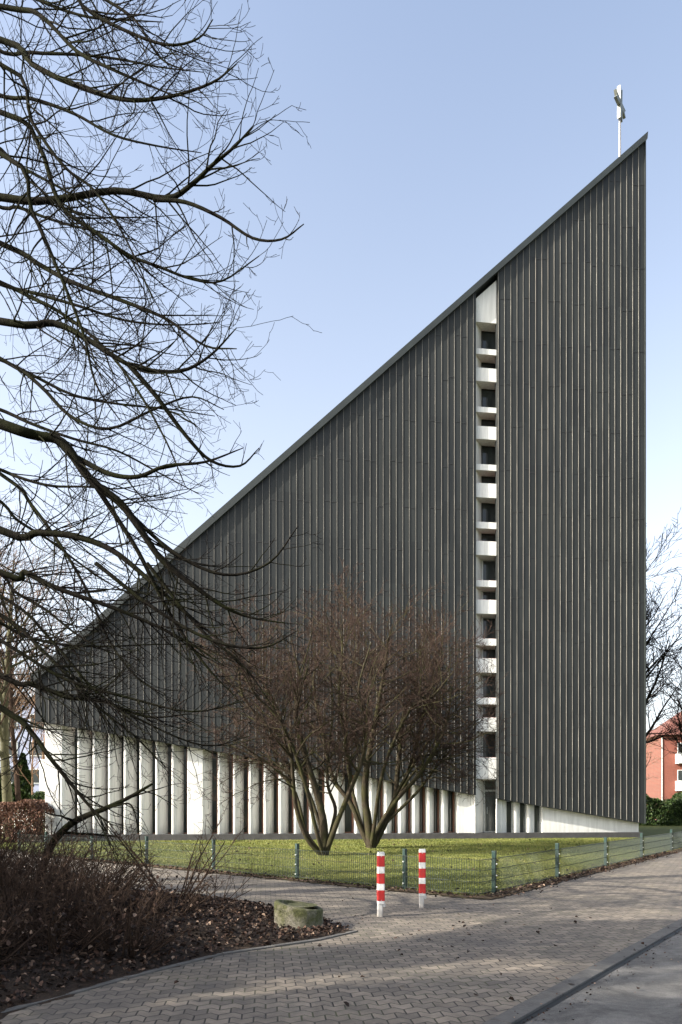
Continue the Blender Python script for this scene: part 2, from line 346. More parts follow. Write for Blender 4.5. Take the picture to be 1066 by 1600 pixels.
# ------------------------------------------------------------------ the church
Y0, SL = 33.6, .1344
yaw = math.atan(SL); T = np.array([math.cos(yaw), math.sin(yaw)]); N = np.array([math.sin(yaw), -math.cos(yaw)])
XL = (60-CX)/F*Y0/(1-SL*(60-CX)/F); O = np.array([XL, Y0+SL*XL])
def fac(px, py=None, n=0.0):           # pixel -> (u, z) on the plane offset n in front of the facade
    r = np.array([(px-CX)/F, 1.0]); Y = ((O+N*n)@N)/(r@N); p = r*Y
    u = (p-O)@T
    return u if py is None else (u, CAMZ-(py-HOR)/F*Y)
church = empty('church_building', (O[0], O[1], 0), yaw)
tag(church, 'tall triangular church clad in dark vertical metal sheets above white concrete pillars', 'church')
def fy(n): return -n                   # local y of offset n
CF, CB = .36, .06                       # cladding front and back
roofl = [(52, 1053+9), (1010, 206+9)]
def roof_z(u):
    (u0, z0), (u1, z1) = fac(*roofl[0], CF), fac(*roofl[1], CF); return z0+(z1-z0)*(u-u0)/(u1-u0)
def bot_z(u):
    a, b = fac(66, 1128, CF), fac(1008, 1287, CF); return a[1]+(b[1]-a[1])*(u-a[0])/(b[0]-a[0])
uL, uA, uB, uR = fac(55, n=CF), fac(744, n=CF), fac(777.5, n=CF), fac(1007.5, n=CF)
SP = .3115
def cladding(u0, u1, first):
    mb = MB(); zl = bot_z(u0) if not first else bot_z(u0)
    poly = [(u0, bot_z(u0)), (u1, bot_z(u1)), (u1, roof_z(u1)), (u0, roof_z(u0))]
    if first: poly = [(uL, bot_z(uL)+.0), (u1, bot_z(u1)), (u1, roof_z(u1)), (uL, roof_z(uL))]
    mb.prism_xz(poly, fy(CF), fy(CB), 0)
    k = 0; u = u1-SP*.42 if first else u0+.035
    while (u > u0+.03) if first else (u < u1-.03):
        zt, zb_ = roof_z(u)-.02, bot_z(u)+.02
        if zt > zb_+.1:
            hw = .0075; mb.box(u-hw, u+hw, fy(CF+.024), fy(CF-.01), zb_, zt, 1)
            mb.box(u+hw, u+hw+.022, fy(CF+.006), fy(CF-.01), zb_, zt, 0)
            z = 1.2+(2.05 if (k//2) % 2 else 0)+(0.04*(k % 5))
            a, b = (u+hw+.012, u+SP-hw-.012)
            while z < zt-.3:
                if z > zb_+.2 and b < u1: mb.box(a, b, fy(CF+.011), fy(CF-.01), z, z+.05, 2)
                z += 4.1
        u += -SP if first else SP; k += 1
    return mb.build('metal_cladding', [M['clad'], M['seam'], M['joint']], church)
cladding(uL, uA, True); cladding(uB, uR, False)
# verge flashing along the slope and thin right-hand edge trim
t0, t1 = fac(50, 1056, CF+.1), fac(1011, 206.5, CF+.1)
th = .36
MB().prism_xz([(t0[0], t0[1]-th), (t1[0], t1[1]-th), (t1[0]+.03, t1[1]), (t0[0]-.05, t0[1])], fy(CF+.16), fy(-14), 0).build('roof_edge', M['fascia'], church)
MB().box(uR-.01, uR+.045, fy(CF+.05), fy(CB), bot_z(uR), roof_z(uR)-.1).build('corner_trim', M['fascia'], church)
# body behind
bodyn = -1.2
ub0, ub1 = uL+.05, uR-.3
MB().prism_xz([(ub0+.3, bot_z(ub0)+.05), (uR-.4, bot_z(uR)+.05), (uR-.4, roof_z(uR-.4)-.4), (ub0+.3, max(roof_z(ub0+.3)-.4, bot_z(ub0)+.1))], fy(bodyn), fy(-14), 0).build('rear_volume', M['clad'], church)
MB().box(fac(71)+.1, fac(998)-.3, fy(-1.6), fy(-13.5), .0, bot_z(uR)+.2).build('base_wall', M['plinth'], church)
# soffit behind the cladding
MB().add([(uL+.02, fy(CB+.01), bot_z(uL)+.03), (uR-.02, fy(CB+.01), bot_z(uR)+.03), (uR-.02, fy(bodyn-.02), bot_z(uR)+.03), (uL+.02, fy(bodyn-.02), bot_z(uL)+.03),
          (uL+.02, fy(CB+.01), bot_z(uL)+.12), (uR-.02, fy(CB+.01), bot_z(uR)+.12), (uR-.02, fy(bodyn-.02), bot_z(uR)+.12), (uL+.02, fy(bodyn-.02), bot_z(uL)+.12)],
         [(0, 1, 2, 3), (7, 6, 5, 4), (0, 4, 5, 1), (1, 5, 6, 2), (2, 6, 7, 3), (3, 7, 4, 0)]).build('soffit', M['soffit'], church) if False else None
PZ = .29
MB().prism_z([(fac(66), fy(.22)), (fac(1000), fy(.22)), (fac(1000), fy(-13.4)), (fac(66), fy(-13.4))], -.1, PZ).build('plinth', M['plinth'], church)
def wall_piece(name, uf0, uf1, curve=True, D=.75, thin=False):
    """concrete pier: flat front from uf0 to uf1 and a rounded shoulder running back to the right"""
    pl = [(uf0-.015, -D), (uf0-.015, -.03), (uf0+.01, 0), (uf1, 0)]
    if curve:
        for s in np.linspace(.12, 1, 9):
            an = s*math.pi/2; pl.append((uf1+.42*math.sin(an)**1.0*(.25+.75*s), -D*(1-math.cos(an))**.9))
    else: pl.append((uf1, -D))
    poly = [(x, fy(y)) for x, y in pl]
    top = [bot_z(x)+.04 for x, _ in pl]
    o = MB().prism_z(poly, PZ-.002, top).build(name, M['white'], church)
    me = o.data
    if curve:
        for p in me.polygons:
            p.use_smooth = abs(p.normal.z) < .3
        me.set_sharp_from_angle(angle=R(28))
    return o
blocks = [(71, 97), (293.5, 317), (509, 529), (716, 744)]
fins = [121.6, 145.5, 169.5, 194, 218.7, 243.6, 268.8, 341, 365, 389.4, 413, 436.5, 460.5, 484.5, 555.7, 578.8, 602, 624.2, 646, 668.8, 691.7]
starts = sorted([(b[0], b[1], True) for b in blocks]+[(f, f+2.6, False) for f in fins])
GN = -.68
for i, (a, b, blk) in enumerate(starts):
    u0, u1 = fac(a), fac(b)
    last = blk and a > 700
    wall_piece('wall_block' if blk else 'pillar', u0, u1, curve=not last, D=.75 if not last else 1.15)
    if i+1 < len(starts):      # the window between this pier and the next
        un = fac(starts[i+1][0]); ue = u1+.42
        zt = min(bot_z(ue), bot_z(un))+.03
        wdw = MB().box(ue-.1, un, fy(GN), fy(GN-.04), PZ+.001, zt).build('window', M['glass'], church)
        MB().prism_z([(ue-.02, fy(GN+.001)), (un-.015, fy(GN+.001)), (un-.015, fy(GN+.16)), (un-.085, fy(GN+.16)), (un-.085, fy(GN+.03)), (ue-.02, fy(GN+.03))], PZ+.001, PZ+.05).build('frame_foot', M['frame'], wdw)
        MB().box(un-.085, un-.015, fy(GN+.16), fy(GN+.001), PZ+.051, zt).build('frame', M['frame'], wdw)
# end wall at the far left behind the first pier
MB().box(fac(71)-.0, fac(71)+.25, fy(-.56), fy(-13), PZ, bot_z(uL)-.0).build('side_wall', M['white'], church)
# right-hand piers, their windows, the long wedge of wall
for (a, b, c, d) in [(781.4, 786, 793.5, 803.9), (804.2, 807.5, 814.5, 825), (825.2, 828.5, 837, 848)]:
    u0, u1, u2, u3 = fac(a), fac(b), fac(c), fac(d)
    pl = [(u0, -.55), (u0, -.02), (u0+.02, 0), (u1, 0), (u1+.1, -.03), (u2, -.16), (u2+.05, -.55)]
    o = MB().prism_z([(x, fy(y)) for x, y in pl], PZ-.002, [bot_z(x)+.04 for x, _ in pl]).build('pillar', M['white'], church, smooth=True)
    o.data.set_sharp_from_angle(angle=R(40))
    wd = MB().box(u2+.05, u3, fy(-.3), fy(-.34), PZ+.001, bot_z(u3)+.03).build('window', M['glass'], church)
    MB().box(u3-.05, u3-.002, fy(-.24), fy(-.299), PZ+.001, bot_z(u3)+.03).build('frame', M['greymetal'], wd)
u0, u1 = fac(848), fac(998)
MB().prism_xz([(u0, PZ-.002), (u1, PZ-.002), (u1, bot_z(u1)+.04), (u0, bot_z(u0)+.04)], fy(0), fy(-1.3)).build('wall_block', M['white'], church)
# the stair niche: beams across the slot, reveal, windows
BF = .2; ND = 1.0
un0, un1 = uA+.001, uB+.02
ycols = [(430, 504), (545, 554), (575, 596), (636, 644.5), (666, 686.5), (725.5, 735), (755, 777.5), (815.6, 826), (845.5, 867.6), (906.6, 917), (937, 959), (997.6, 1008.6), (1028.5, 1051), (1090, 1100.6), (1121, 1143), (1183.5, 1217.6)]
def zz(py, n=BF): return fac(760, py, n)[1]
SK, ND = .62, .75                       # the slot runs back to the right
def skew(u, dn): return (u+SK*dn/ND, fy(BF-dn))
for (ua, du) in ((un0, -.25), (un1, .3)):
    q_ = [skew(ua, 0), skew(ua, ND+.2), (skew(ua, ND+.2)[0]+du, fy(BF-ND-.2)), (ua+du, fy(CB-.004)), (ua, fy(CB-.004))]
    if du > 0: q_ = [skew(ua, .0), skew(ua, ND+.2), (skew(ua, ND+.2)[0]+du, fy(BF-ND-.2)), (ua+du, fy(CB-.004)), (ua+.004, fy(CB-.004))]
    zt_ = [roof_z(x)-.4 for x, _ in q_]
    MB().prism_z(q_, PZ-.001, zt_).build('niche_reveal', M['white'], church)
def slab(z0, z1, d0, d1, e0=.001, e1=.001):
    return [(skew(un0+e0, d0)), (skew(un1-e1, d0)), (skew(un1-e1, d1)), (skew(un0+e0, d1))]
def ring(mb, d0, d1, z0, z1, wl_, wr=.05, wt=.04, mids=()):
    a, b = skew(un0, d1)[0]+.002, skew(un1, d1)[0]-.002; y0, y1 = fy(BF-d0), fy(BF-d1)
    xs = [a, a+wl_, b-wr, b]; zs = [z0, z0+wt, z1-wt, z1]
    V = [(x, y, z) for y in (y0, y1) for (x, z) in ((xs[0], zs[0]), (xs[3], zs[0]), (xs[3], zs[3]), (xs[0], zs[3]), (xs[1], zs[1]), (xs[2], zs[1]), (xs[2], zs[2]), (xs[1], zs[2]))]
    fs = []
    for i in range(4):
        j = (i+1) % 4; fs += [(i, j, 4+j, 4+i), (8+i, 8+4+i, 8+4+j, 8+j), (i, 8+i, 8+j, j), (4+i, 4+j, 12+j, 12+i)]
    return mb.add(V, fs)
prev = None
for i, (ya, yb) in enumerate(ycols):
    zt, zl = zz(ya), zz(yb)
    if i == 0:
        q_ = slab(0, 0, 0, ND)
        MB().prism_z(q_, zl, [roof_z(x)-.42 for x, _ in q_]).build('niche_panel', M['white'], church)
    else:
        bm_ = MB().prism_z(slab(0, 0, 0, ND), zl, zt).build('niche_beam', M['white'], church, bevel=.008)
        MB().prism_z(slab(0, 0, .05, ND-.02, .003, .003), zt+.001, zt+.02).build('sill', M['sill'], bm_)
        wn_ = MB().prism_z(slab(0, 0, ND-.10, ND-.06), zt+.021, prev-.001).build('niche_window', M['glass'], church)
        ring(MB(), ND-.14, ND-.101, zt+.022, prev-.002, .05 if i <= 8 else .07).build('frame', M['joint'] if i <= 8 else M['greymetal'], wn_)
    prev = zl
dt = prev
dr = MB().prism_z(slab(0, 0, ND+.12, ND+.16), PZ+.001, dt-.001).build('door', M['doorglass'], church)
ring(MB(), ND+.08, ND+.119, PZ+.002, dt-.002, .06, .06, .05).build('door_frame', M['greymetal'], dr)
xa, xb = skew(un0, ND+.12)[0]+.064, skew(un1, ND+.12)[0]-.064
MB().box(xa, xb, fy(BF-ND-.085), fy(BF-ND-.119), PZ+2.0, PZ+2.09).build('transom', M['greymetal'], dr)
MB().bar((xa+.1, fy(BF-ND-.04), PZ+.9), (xa+.1, fy(BF-ND-.04), PZ+1.25), .012).bar((xa+.1, fy(BF-ND-.04), PZ+1.0), (xa+.1, fy(BF-ND-.119), PZ+1.0), .01).bar((xa+.1, fy(BF-ND-.04), PZ+1.15), (xa+.1, fy(BF-ND-.119), PZ+1.15), .01).build('handle', M['clip'], dr)
MB().prism_xz([(un1+.3, dt), (un1+1.0, dt), (un1+1.0, dt+6), (un1+.3, dt+6)], fy(BF-ND-.2), fy(BF-ND-.3)).build('niche_back', M['white'], church)
# roof cross on its pole
uc, zc0 = fac(973.5, 238, 0)
cr = MB().bar((uc, fy(-.3), zc0-.9), (uc, fy(-.3), fac(973.5, 150, 0)[1]), .06, 10, .045).build('cross_pole', M['pole'], church, smooth=False)
zc = fac(975, 154, 0)[1]
def notched(L, wd, th, vert):
    pl = [(-wd/2, -L/2), (0, -L/2+.16), (wd/2, -L/2), (wd/2*.8, 0), (wd/2, L/2), (0, L/2-.16), (-wd/2, L/2), (-wd/2*.8, 0)]
    return pl
crm = MB()
an = R(51)-yaw; ca, sa = math.cos(an), math.sin(an)
def addp(poly, th):
    n = len(poly); vs = []
    for s in (-th/2, th/2):
        for (a, b) in poly:
            vs.append((uc+a*ca-s*sa, fy(-.3)+a*sa+s*ca, zc+b))
    crm.add(vs, [tuple(range(n)), tuple(range(2*n-1, n-1, -1))]+[(i, (i+1) % n, (i+1) % n+n, i+n) for i in range(n)])
addp(notched(1.62, .33, .16, 1), .17)
addp([(b, a) for a, b in notched(1.45, .36, .16, 0)], .13)
crm.build('cross', M['crossm'], cr)

# ------------------------------------------------------------------ mesh fence
fence = empty('mesh_fence', (LC[0], LC[1], 0)); tag(fence, 'low green wire mesh fence with square posts bordering the lawn', 'fence')
def lp(x, y, z): return (x-LC[0], y-LC[1], z)
k0 = np.array([1.135, 13.07]); st = np.array([-2.08, 1.87])
lposts = [k0+st*k for k in (0, 1, 2, 3, 4, 5, 5.68)]
rposts = []
for px in (776, 874, 949, 1005, 1051):
    t = (px-CX)/F; Yp = (2.7-.711*12.46)/(t-.711); rposts.append(np.array([t*Yp, Yp]))
rposts.append(rposts[-1]+(rposts[-1]-rposts[-2])); rposts.append(rposts[-1]+(rposts[-2]-rposts[-3]))
PH, MH = .74, .64
def post(p, d, side):
    d = d/np.hypot(*d); n = np.array([-d[1], d[0]])*side; c = p+n*.045; a_ = d*.03; b_ = n*.035
    q_ = [c-a_-b_, c+a_-b_, c+a_+b_, c-a_+b_]
    mb = MB(); mb.prism_z([lp(x, y, 0)[:2] for x, y in q_], -.1, PH)
    o = mb.build('fence_post', M['green'], fence, bevel=.004)
    cb = MB(); cb.prism_z([lp(*(c+s*(x-c)), 0)[:2] for s, x in [(1.1, y) for y in q_]], PH+.0005, PH+.012); cb.build('post_cap', M['green'], o)
    f0 = p-n*.012
    for z in (.12, .32, .52):
        MB().bar(lp(*(p+n*.012), z), lp(*f0, z), .014, 8).build('bolt', M['clip'], o)
def panel(p, q_):
    d = q_-p; L = np.hypot(*d); d = d/L; mb = MB(); n = max(2, int(round(L/.05))); nn = np.array([-d[1], d[0]])
    for i in range(n+1):
        x = p+d*L*i/n; mb.bar(lp(*x, .04), lp(*x, MH), .005, 3)
    for z in (.06, .25, .44, MH-.02):
        for s in (-1, 1): mb.bar(lp(*(p+nn*.007*s), z), lp(*(q_+nn*.007*s), z), .004, 4)
    mb.build('wire_panel', M['wire'], fence)
for i, p in enumerate(lposts): post(p, LD, -1)
for i, p in enumerate(rposts): post(p, RD, 1)
for a, b in zip(lposts[:-1], lposts[1:]): panel(a, b)
panel(lposts[0], LC); panel(LC, rposts[0])
for a, b in zip(rposts[:-1], rposts[1:]): panel(a, b)

# ------------------------------------------------------------------ bollards
def rsq(hw, r, n=4):
    out = []
    for cx_, cy_, a0 in ((1, 1, 0), (-1, 1, 90), (-1, -1, 180), (1, -1, 270)):
        for i in range(n+1):
            a = R(a0+90*i/n); out.append((cx_*(hw-r)+r*math.cos(a), cy_*(hw-r)+r*math.sin(a)))
    return out
def bollard(x, y, rz, H, label, dx):
    o = empty('bollard', (x, y, 0), rz); tag(o, label, 'bollard', 'red and white bollards on the paving')
    q_ = rsq(.05, .018)
    fr = [0, .247, .412, .512, .677, .776, .941, 1.0]      # up from the ground
    fr = [0, .247, .412, .513, .672, .776, .942, 1.0]
    MB().prism_z([(a*.72-.012, b*.8) for a, b in q_], -.05, H*.2).build('foot', M['postpaint'], o)
    lk = MB().box(.026, .058, -.03, .02, H*.155, H*.199).bar((.058, -.005, H*.175), (.066, -.005, H*.175), .01, 8); lk.build('lock', M['postpaint'], o)
    body = MB().prism_z(q_, H*.2, H*.985)
    n = len(q_); body.prism_z([(a*.9, b*.9) for a, b in q_], H*.985, H).build('post', M['postpaint'], o, smooth=False)
    for a, b in ((.247, .412), (.513, .672), (.776, .942)):
        MB().prism_z([(u*1.02, v*1.02) for u, v in q_], H*a, H*b).build('red_band', M['red'], o)
    for z in (.26, .93): MB().bar((0, -.0512, H*z), (0, -.054, H*z), .006, 8).build('screw', M['clip'], o)
bx, by = G(595.5, 1433); bollard(bx, by+.05, R(6), .89, 'red and white striped bollard nearer the camera, left of the other one', 0)
bx, by = G(660.5, 1419); bollard(bx, by+.05, R(-3), .88, 'red and white striped bollard farther back, closer to the fence corner', 0)

# ------------------------------------------------------------------ concrete ring
rx, ry = G(466, 1452)
ring = empty('concrete_ring', (rx, ry+.12, -.035)); tag(ring, 'mossy round concrete ring at the tip of the leaf covered bed', 'planter ring')
mb = MB(); kk = 48; prof = [(.305, -.05), (.305, .30), (.298, .318), (.285, .325), (.245, .325), (.232, .315), (.23, -.05)]
rr_ = np.random.default_rng(3)
vs = []; 
for i in range(kk):
    a = 2*math.pi*i/kk; wob = 1+rr_.normal(0, .003)
    for (r_, z) in prof: vs.append((r_*wob*math.cos(a), r_*wob*math.sin(a), z+rr_.normal(0, .002)-.05*math.cos(a)*(z > .1)))
npf = len(prof); fs = [(i*npf+j, ((i+1) % kk)*npf+j, ((i+1) % kk)*npf+j+1, i*npf+j+1) for i in range(kk) for j in range(npf-1)]
mb.add(vs, fs).build('ring_wall', M['concmoss'], ring, smooth=True).data.set_sharp_from_angle(angle=R(50))
MB().add([(.235*math.cos(2*math.pi*i/24), .235*math.sin(2*math.pi*i/24), .318) for i in range(24)], [tuple(range(24))]).build('soil', M['concmoss'], ring)

# round iron cover in the paving beside the ring
cx_, cy_ = G(527, 1452)

# ------------------------------------------------------------------ branches
def catmull(P, m=6):
    P = np.array(P, float); P = np.vstack([2*P[0]-P[1], P, 2*P[-1]-P[-2]]); out = []
    for i in range(1, len(P)-2):
        for t in np.linspace(0, 1, m, endpoint=False):
            a, b, c, d = P[i-1:i+3]
            out.append(.5*((2*b)+(-a+c)*t+(2*a-5*b+4*c-d)*t*t+(-a+3*b-3*c+d)*t**3))
    out.append(P[-2]); return np.array(out)
class Tree:
    def __init__(s, seed, cfg): s.r = random.Random(seed); s.c = cfg; s.br = {}
    def put(s, pts, rad, lvl):
        k = 3 if lvl >= 2 else (5 if lvl == 1 else 8)
        s.br.setdefault((len(pts), k, lvl >= s.c.get('split', 1)), []).append((pts, rad))
    def grow(s, p, d, L, r, lvl):
        c = s.c; g = s.r.gauss; n = c['n'][min(lvl, len(c['n'])-1)]; st = L/n
        x, y, z = p; dx, dy, dz = d; pts = [(x, y, z)]; rad = [r]; w_ = c['wob'][min(lvl, len(c['wob'])-1)]; up = c['up'][min(lvl, len(c['up'])-1)]; dirs = []
        tip = max(c['rmin'], r*c.get('tip', .3))
        for i in range(n):
            t = (i+1)/n
            dx += g(0, w_); dy += g(0, w_); dz += g(0, w_)+up*(c.get('curl', 0)*(2*t-1) + 1)
            q = math.sqrt(dx*dx+dy*dy+dz*dz); dx /= q; dy /= q; dz /= q
            x += dx*st; y += dy*st; z += dz*st; pts.append((x, y, z)); rad.append(r+(tip-r)*t); dirs.append((dx, dy, dz))
        s.put(pts, rad, lvl)
        s.kids(pts, rad, L, lvl)
    def kids(s, pts, rad, L, lvl, t0=None, dens=None, bias=None):
        c = s.c
        if lvl+1 >= c['levels']: return
        dens = c['dens'][lvl] if dens is None else dens
        m = max(1, int(L*dens+s.r.random())); t0 = c['t0'][lvl] if t0 is None else t0; n = len(pts)-1
        for i in range(m):
            t = t0+(1-t0)*(i+s.r.random())/m; f = min(t*n, n-1e-6); j = int(f); f -= j
            a, b = pts[j], pts[j+1]; p = tuple(a[q]+(b[q]-a[q])*f for q in range(3)); r = rad[j]+(rad[j+1]-rad[j])*f
            D = Vector((b[0]-a[0], b[1]-a[1], b[2]-a[2])); D.normalize()
            ax = Vector((s.r.gauss(0, 1), s.r.gauss(0, 1)*c.get('flat', 1), s.r.gauss(0, 1))); ax -= D*ax.dot(D)
            if ax.length < 1e-4: continue
            ax.normalize(); an = R(s.r.uniform(*c['ang'][lvl])); nd = D*math.cos(an)+ax*math.sin(an)
            if bias: nd += Vector(bias)*s.r.random(); nd.normalize()
            Lc = L*c['ratio'][lvl]*s.r.uniform(.55, 1.15)*(1-.45*t)
            if 'Lmax' in c: Lc = min(Lc, c['Lmax'][lvl]*s.r.uniform(.6, 1.1))
            if lvl == 0: Lc *= 1-c.get('taper', 0)*t
            s.grow(p, nd, max(Lc, c['Lmin']), max(min(r*c['rr'], c.get('r1', 9)) if lvl == 0 else r*c['rr'], c['rmin']), lvl+1)
    def limb(s, P, r0, r1, dens, t0=.05, lvl=0, bias=None, m=5, pw=1.0):
        C = catmull(P, m); n = len(C); t = np.linspace(0, 1, n); rad = (r1+(r0-r1)*(1-t)**pw).tolist(); pts = [tuple(x) for x in C]
        s.put(pts, rad, lvl); L = float(np.sum(np.linalg.norm(np.diff(C, axis=0), axis=1)))
        s.kids(pts, rad, L, lvl, t0, dens, bias); return pts
    def mesh(s, thick):
        Vs, Fs, off = [], [], 0
        for (n, k, tw), lst in s.br.items():
            if tw == thick: continue
            P = np.array([a for a, _ in lst]); Rd = np.array([b for _, b in lst])
            Tn = np.gradient(P, axis=1); Tn /= np.linalg.norm(Tn, axis=2, keepdims=True)+1e-9
            md = np.abs(Tn).mean(axis=1); ref = np.zeros((len(P), 1, 3)); ref[np.arange(len(P)), 0, np.argmin(md, axis=1)] = 1
            U = np.cross(Tn, np.broadcast_to(ref, Tn.shape)); U /= np.linalg.norm(U, axis=2, keepdims=True)+1e-9; Wv = np.cross(Tn, U)
            an = np.arange(k)*2*math.pi/k
            V = P[:, :, None, :]+Rd[:, :, None, None]*(np.cos(an)[None, None, :, None]*U[:, :, None, :]+np.sin(an)[None, None, :, None]*Wv[:, :, None, :])
            b = np.arange(len(P))[:, None, None]*n*k; j = np.arange(n-1)[None, :, None]*k; i = np.arange(k)[None, None, :]; i2 = (i+1) % k
            Fq = np.stack([b+j+i, b+j+i2, b+j+k+i2, b+j+k+i], axis=-1).reshape(-1, 4)+off
            Vs.append(V.reshape(-1, 3)); Fs.append(Fq); off += V.size//3
        if not Vs: return None
        return np.vstack(Vs), np.vstack(Fs)
    def build(s, root, tname, cname, tmat, cmat):
        o = np.array(root.location)
        for thick, nm, mt in ((True, tname, tmat), (False, cname, cmat)):
            r = s.mesh(thick)
            if r: np_mesh(nm, r[0]-o, r[1], mt, root, smooth=True)
    def tips(s):
        return [a[-1] for key, lst in s.br.items() if key[2] for a, _ in lst]

# --- big overhanging tree, trunk left of the frame
TX, TY = -9.2, 9.5
cfgB = dict(taper=.62, r1=.0105, levels=5, n=[8, 8, 6, 5, 4], wob=[.05, .09, .11, .13, .12], up=[0, .03, .045, .06, .05], curl=1.6, dens=[1.8, 3.0, 3.2, 2.6], t0=[.1, .15, .15, .1],
            ang=[(22, 58), (25, 60), (25, 60), (25, 60)], ratio=[.5, .55, .55, .5], Lmax=[1.7, .95, .5, .3], Lmin=.12, rr=.52, rmin=.0025, tip=.3, flat=.7, split=2)
big = empty('overhanging_tree', (TX, TY, 0)); tag(big, 'large bare tree reaching in from the left with long drooping dark branches', 'tree')
tb = Tree(11, cfgB)
limbs = [  # depth, end depth, r0, points px (left edge onward), extra start point (z at trunk)
    (8.6, 7.6, .085, [(0, 308), (85, 312), (180, 298), (260, 310), (300, 288), (332, 258), (368, 228), (396, 196)], 9.6),
    (8.2, 7.6, .040, [(240, 312), (290, 316), (345, 340), (395, 372), (440, 374), (475, 350)], None),
    (9.5, 8.2, .075, [(0, 62), (50, 100), (110, 130), (190, 155), (260, 152), (330, 130), (370, 100)], 11.5),
    (9.0, 8.2, .060, [(0, 10), (60, 22), (120, 80), (175, 108), (225, 130), (268, 148)], 12.2),
    (8.8, 8.2, .050, [(60, -60), (130, 10), (190, 45), (260, 70), (310, 60), (333, 30)], 12.9),
    (9.2, 8.0, .070, [(0, 380), (61, 413), (113, 441), (202, 474), (263, 500), (320, 540), (370, 545)], 9.9),
    (8.3, 7.8, .055, [(0, 175), (60, 225), (94, 319), (155, 366), (202, 399), (249, 417), (300, 436), (347, 439), (405, 400)], 10.8),
    (9.9, 8.6, .060, [(0, 441), (47, 464), (94, 488), (160, 540), (215, 610), (260, 690), (290, 760)], 9.6),
    (8.0, 7.6, .080, [(0, 502), (84, 505), (136, 530), (174, 554), (216, 575), (281, 580), (328, 556), (370, 512)], 8.3),
    (7.8, 7.9, .050, [(200, 568), (245, 620), (290, 680), (330, 720), (375, 728), (405, 700)], None),
    (8.4, 8.6, .125, [(0, 662), (56, 680), (98, 692), (141, 749), (188, 786), (220, 828), (253, 875), (300, 913), (347, 946), (389, 964), (446, 974)], 7.4),
    (8.5, 8.0, .060, [(120, 715), (170, 740), (215, 745), (260, 728), (320, 722), (380, 700)], None),
    (9.0, 8.8, .060, [(120, 715), (170, 790), (215, 860), (250, 930), (285, 990), (330, 1050), (370, 1090)], None),
    (9.4, 8.7, .105, [(0, 828), (60, 832), (117, 838), (174, 859), (225, 899), (270, 940), (330, 990), (385, 1030)], 6.9),
    (8.9, 8.8, .085, [(0, 894), (38, 894), (75, 913), (117, 929), (178, 950), (244, 978), (300, 1007), (350, 1040)], 6.2),
    (9.8, 9.0, .060, [(0, 960), (60, 1010), (110, 1060), (160, 1110), (210, 1150), (260, 1200)], 5.9),
    (9.2, 8.6, .075, [(0, 1055), (50, 1068), (110, 1090), (160, 1095), (230, 1120), (300, 1115)], 5.0),
    (8.6, 8.2, .080, [(0, 1105), (50, 1146), (76, 1181), (117, 1232), (150, 1270), (177, 1290)], 4.7),
    (10.2, 9.2, .060, [(0, 560), (60, 600), (110, 650), (170, 670), (240, 640), (300, 620), (350, 640)], 9.0),
    (10.0, 9.0, .055, [(0, 740), (50, 790), (100, 860), (140, 930), (170, 1000), (215, 1060), (260, 1085)], 7.8),
    (7.6, 7.4, .050, [(0, 240), (50, 330), (90, 420), (130, 520), (150, 600), (190, 660)], 9.9),
    (7.9, 7.6, .045, [(0, 100), (50, 190), (100, 260), (150, 300), (200, 380), (240, 470)], 10.9),
    (9.0, 8.6, .050, [(0, 1000), (100, 1060), (200, 1090), (300, 1112), (380, 1095)], 5.6),
    (8.7, 8.4, .045, [(150, 880), (240, 950), (330, 1000), (410, 1012), (465, 985)], None),
    (8.6, 8.3, .045, [(190, 790), (270, 862), (350, 898), (420, 880), (466, 822)], None),
    (8.8, 8.8, .040, [(230, 880), (310, 980), (380, 1040), (430, 1110)], None),
    (9.6, 9.2, .045, [(0, 930), (80, 1000), (150, 1080), (230, 1130), (320, 1165), (390, 1150)], 5.7),
    (9.4, 8.4, .050, [(0, -90), (80, -60), (150, -10), (210, 30), (250, 90), (290, 110)], 13.2),
]
for (ya, yb, r0, pts, zt) in limbs:
    n = len(pts); P = [W(px, py, ya+(yb-ya)*i/(n-1)) for i, (px, py) in enumerate(pts)]
    if zt is not None:
        a = P[0]; P = [np.array([TX, TY, zt-.2]), np.array([(TX+a[0])/2, (TY+a[1])/2, (zt+a[2])/2+.45])]+P
    tb.limb(P, r0*.58, .005, 4.0 if np.mean([q[1] for q in pts]) > 880 else 3.1, .22 if zt is not None else .05, bias=(.10, 0, -.12), pw=.75, m=4)
rb = random.Random(9)
for i in range(13):      # the farther half of the crown, seen through the nearer one
    y0 = -120+i*92+rb.uniform(-30, 30); ya = rb.uniform(10.3, 12); dr = rb.uniform(.2, .75); L = rb.uniform(230, 380)
    pts = [(-20, y0)]; a = dr
    for k in range(5): a += rb.uniform(-.28, .22); pts.append((pts[-1][0]+L/5*math.cos(a), pts[-1][1]+L/5*math.sin(a)))
    P = [W(px, py, ya-.12*k) for k, (px, py) in enumerate(pts)]; q0 = P[0]; P = [np.array([TX, TY, q0[2]+rb.uniform(.3, 1.2)]), np.array([(TX+q0[0])/2, (TY+q0[1])/2, q0[2]+.5])]+P
    tb.limb(P, .034, .005, 2.2, .3, bias=(.1, 0, -.1), pw=.8, m=4)
tb.limb([(TX, TY, -.1), (TX+.05, TY, 2), (TX-.1, TY+.1, 5), (TX+.1, TY, 8.5), (TX, TY-.1, 11.5), (TX+.2, TY, 14)], .42, .12, 0.0, m=6)
